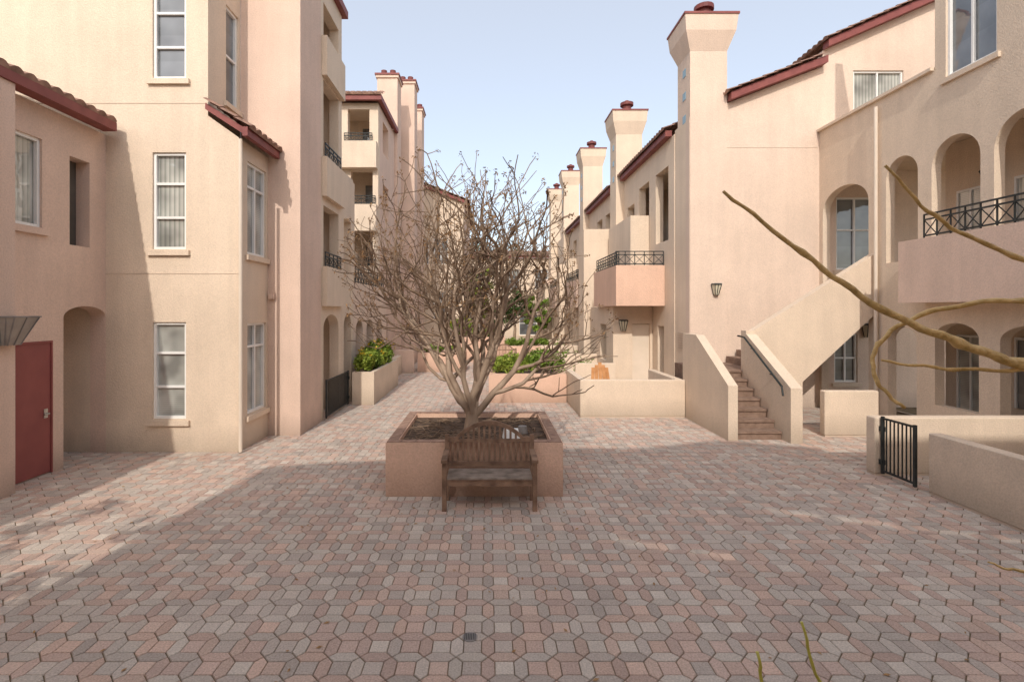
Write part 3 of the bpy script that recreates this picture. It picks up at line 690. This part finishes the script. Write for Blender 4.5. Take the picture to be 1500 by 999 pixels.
trunk.tube([base+Vector((0,0,-.05)),base+Vector((0,0,.1)),base+Vector((.02,0,.3)),base+Vector((.04,0,.5))],[.15,.12,.10,.085],10)
random.seed(33)
ENV=((-.12,8.55,3.3),(2.3,2.1,2.4))
for (a,tilt,L,r) in ((175,40,1.6,.060),(3,42,1.55,.060),(200,22,1.7,.062),(345,20,1.75,.066),(80,26,1.5,.052),(270,28,1.45,.052),(140,46,1.4,.046),(38,46,1.4,.046)):
    ca=math.radians(a); t=math.radians(tilt)
    d=Vector((math.cos(ca)*math.sin(t),math.sin(ca)*math.sin(t),math.cos(t)))
    grow(base+Vector((0.02+math.cos(ca)*.02,math.sin(ca)*.02,.22+.2*random.random())),d,L,r,0,trunk,tw,pods,[4,4,4,2],2.3,ENV)
trunk.make('trunk',tree,BARK,recalc=False,smooth=True)
cr=tw.make('crown',tree,TWIG,recalc=False)
pods.make('seed_pods',cr,POD,recalc=False)
t2=thing('tree',(-5.4,.2,0),'spreading courtyard tree with thin leaves casting dappled shade','tree')
trunk=MB(); tw=MB(); pods=MB(); b2=Vector((-5.4,.2,0)); random.seed(5)
trunk.tube([b2,b2+Vector((0,0,.9))],[.14,.1],10)
for (a,tilt,L,r) in ((150,35,1.5,.07),(20,38,1.5,.07),(80,20,1.6,.07),(270,25,1.4,.06)):
    ca=math.radians(a); t=math.radians(tilt)
    grow(b2+Vector((0,0,.8)),Vector((math.cos(ca)*math.sin(t),math.sin(ca)*math.sin(t),math.cos(t))),L,r,0,trunk,tw,pods,[4,4,3],9.0)
for k in range(26):
    a=random.random()*6.28; q=random.random()**.5*1.8
    leaves(pods,b2+Vector((math.cos(a)*q,math.sin(a)*q,random.uniform(2.0,4.2))),(.35,.35,.2),45,.11)
trunk.make('trunk',t2,BARK,recalc=False); c2=tw.make('crown',t2,TWIG,recalc=False); pods.make('leaves',c2,GREEN,recalc=False)
lt=thing('fallen_twigs',(-.2,8.2,.71),'dry fallen twigs and roots on planter soil','twigs'); lt['kind']='stuff'
m=MB(); random.seed(3)
for k in range(200):
    x=random.uniform(-1.25,.85); y=random.uniform(7.7,9.4); a=random.random()*6.28; l=random.uniform(.1,.35)
    m.tube([(x,y,.717),(x+math.cos(a)*l*.5,y+math.sin(a)*l*.5,.73+random.random()*.02),(x+math.cos(a+.4)*l,y+math.sin(a+.4)*l,.717)],.006,4)
m.make('twigs',lt,TWIG,recalc=False)
ib=thing('irrigation_box',(.35,8.0,.71),'small white irrigation controller on planter soil','box')
MB().frus((.22,.5,7.9,8.1),(.25,.47,7.93,8.07),.711,.85).make('lid',ib,WHITE)
MB().cyl(.56,8.35,.711,.82,.09,.07).make('valve_cover',ib,GREYM)
# ---------------------------------------------------------------- benches
def bench(x0,x1,yf,label):
    yb=yf+.48; t=thing('park_bench',((x0+x1)/2,yf+.25,0),label,'bench')
    W=x1-x0; cx=(x0+x1)/2
    for x in (x0+.03,x1-.03):
        MB().box(x-.03,x+.03,yf,yf+.06,0,.66).make('leg',t,WOOD)
        MB().hexa([(x-.03,yb-.08,0),(x+.03,yb-.08,0),(x+.03,yb-.02,0),(x-.03,yb-.02,0),(x-.03,yb-.01,.92),(x+.03,yb-.01,.92),(x+.03,yb+.04,.92),(x-.03,yb+.04,.92)]).make('leg',t,WOOD)
        MB().hexa([(x-.04,yf-.05,.661),(x+.04,yf-.05,.661),(x+.04,yb-.03,.68),(x-.04,yb-.03,.68),(x-.04,yf-.05,.70),(x+.04,yf-.05,.70),(x+.04,yb-.03,.72),(x-.04,yb-.03,.72)]).make('armrest',t,WOOD)
    s=MB()
    for k in range(6): s.box(x0+.065,x1-.065,yf-.01+k*.072,yf+.05+k*.072,.43,.455)
    s.make('seat',t,WOODG)
    MB().box(x0+.062,x1-.062,yf+.01,yf+.035,.34,.428).box(x0+.062,x1-.062,yb-.06,yb-.035,.36,.428).make('apron',t,WOOD)
    b=MB(); n=15
    def top(x): 
        u=abs((x-cx)/(W/2)); 
        k=0 if u>.74 else math.cos(u/.74*math.pi/2)**.75
        return .88+.23*k
    for k in range(n):
        x=x0+.11+(W-.22)*k/(n-1); b.hexa([(x-.015,yb-.05,.54),(x+.015,yb-.05,.54),(x+.015,yb-.03,.54),(x-.015,yb-.03,.54),(x-.015,yb-.006,top(x)-.03),(x+.015,yb-.006,top(x)-.03),(x+.015,yb+.014,top(x)-.03),(x-.015,yb+.014,top(x)-.03)])
    M=28
    for k in range(M):
        xa=x0+.03+(W-.06)*k/M; xb=x0+.03+(W-.06)*(k+1)/M; za,zb=top(xa),top(xb)
        b.hexa([(xa,yb-.02,za-.05),(xb,yb-.02,zb-.05),(xb,yb+.03,zb-.05),(xa,yb+.03,za-.05),(xa,yb-.02,za+.01),(xb,yb-.02,zb+.01),(xb,yb+.03,zb+.01),(xa,yb+.03,za+.01)])
    b.box(x0+.062,x1-.062,yb-.028,yb+.012,.82,.86)
    b.box(x0+.062,x1-.062,yb-.065,yb-.025,.49,.55)
    b.make('backrest',t,WOOD)
bench(-.62,.66,6.88,'weathered slatted teak bench with arched back before planter')
bench(.15,1.35,23.8,'weathered wooden bench by low pink planter')
ch=thing('garden_chair',(3.05,13.7,0),'orange wooden slanted garden chair behind low wall','chair')
m=MB()
for k in range(5): m.bar((2.76+k*.12,13.55,.4),(2.84+k*.09,13.85,1.3-abs(k-2)*.07),.09,.02)
m.make('backrest',ch,ORANGE)
MB().box(2.74,3.3,13.2,13.6,.34,.38).make('seat',ch,ORANGE)
for x in (2.7,3.33): MB().bar((x,13.2,0),(x,13.2,.6),.05).bar((x,13.8,0),(x,13.8,.6),.05).box(x-.05,x+.05,13.15,13.85,.601,.63).make('leg',ch,ORANGE)
# ---------------------------------------------------------------- near young tree (its branches reach into view)
nt_=thing('tree',(1.85,1.3,0),'young bare tree with thin arching yellow brown branches','tree')
def smooth(pts,n=8):
    P=[Vector(p) for p in pts]; P=[P[0]*2-P[1]]+P+[P[-1]*2-P[-2]]; out=[]
    for i in range(1,len(P)-2):
        for k in range(n):
            t=k/n; a,b,c,d=P[i-1],P[i],P[i+1],P[i+2]
            out.append(.5*((2*b)+(c-a)*t+(2*a-5*b+4*c-d)*t*t+(3*b-a-3*c+d)*t**3))
    out.append(P[-2]); return out
def br(m,pts,r0,r1):
    s=smooth(pts); n=len(s)-1
    s=[q+Vector((0,math.sin(i*1.9)*.0025,math.sin(i*1.3)*.0025)) for i,q in enumerate(s)]
    m.tube(s,[(r0+(r1-r0)*i/n)*(1+.10*math.sin(i*2.7)+(.3 if i%8==0 and 0<i<n else 0)) for i in range(n+1)],10)
m=MB(); br(m,[(1.85,1.3,-.01),(1.8,1.3,1.0),(1.83,1.28,2.0),(1.78,1.3,2.8),(1.85,1.35,3.8)],.05,.02)
br(m,[(1.79,1.3,2.45),(1.45,1.22,2.54),(1.256,1.2,2.573),(1.096,1.19,2.625),(.92,1.2,2.705),(.744,1.21,2.835),(.56,1.22,2.985)],.016,.0038)
m.make('trunk',nt_,BRANCH,smooth=True)
for P,r0,r1 in (([(1.8,1.3,2.68),(1.256,1.22,2.83),(1.048,1.2,2.92),(.917,1.18,3.035)],.007,.003),
  ([(1.6,1.25,2.7),(1.256,1.2,2.725),(1.048,1.22,2.695),(.946,1.24,2.62),(.925,1.22,2.535),(.976,1.2,2.47)],.0065,.004),
  ([(1.3,1.2,2.56),(1.1,1.21,2.562),(.936,1.22,2.58)],.005,.003),
  ([(1.8,1.3,2.1),(1.3,1.2,2.09),(1.17,1.2,2.11)],.006,.002)):
    m=MB(); br(m,P,r0,r1); m.make('twig',nt_,BRANCH,smooth=True)
for P,r0,r1 in (([(1.8,1.28,1.4),(1.1,1.2,1.5),(.8,1.2,1.8),(.736,1.2,1.97)],.006,.003),([(1.8,1.28,1.3),(1.0,1.2,1.35),(.68,1.2,1.75),(.632,1.2,1.9)],.006,.0035)):
    m=MB(); br(m,P,r0,r1); m.make('shoot',nt_,SHOOT,smooth=True)
# ---------------------------------------------------------------- light, sky, camera
el=math.radians(38); dirv=Vector((.12,1,0)).normalized()*math.cos(el)+Vector((0,0,-math.sin(el)))
sun=bpy.data.lights.new('sun','SUN'); sun.energy=2.5; sun.angle=math.radians(.6); sun.color=(1,.94,.85)
so=bpy.data.objects.new('sun',sun); so.rotation_euler=dirv.to_track_quat('-Z','Y').to_euler(); so.location=(5,-20,20); link(so)
w=bpy.data.worlds.new('World'); S.world=w; w.use_nodes=True; nt=w.node_tree
sky=nt.nodes.new('ShaderNodeTexSky'); sky.sky_type='NISHITA'; sky.sun_disc=False; sky.sun_elevation=el
sky.sun_rotation=math.atan2(-dirv.x,-dirv.y); sky.air_density=1; sky.dust_density=2.5; sky.ozone_density=1.2
hz=nt.nodes.new('ShaderNodeVectorMath'); hz.operation='ADD'; hz.inputs[1].default_value=(3.15,3.05,2.85)
nt.links.new(sky.outputs[0],hz.inputs[0])
nt.links.new(hz.outputs[0],nt.nodes['Background'].inputs[0]); nt.nodes['Background'].inputs[1].default_value=.15
cam=bpy.data.cameras.new('camera'); cam.lens=18; cam.sensor_width=36; cam.clip_end=600; cam.clip_start=.05
cam.shift_x=35/1500; cam.shift_y=-44.5/1500
co=bpy.data.objects.new('camera',cam); co.location=(0,0,2.7); co.rotation_euler=(math.radians(90),0,0); link(co); S.camera=co
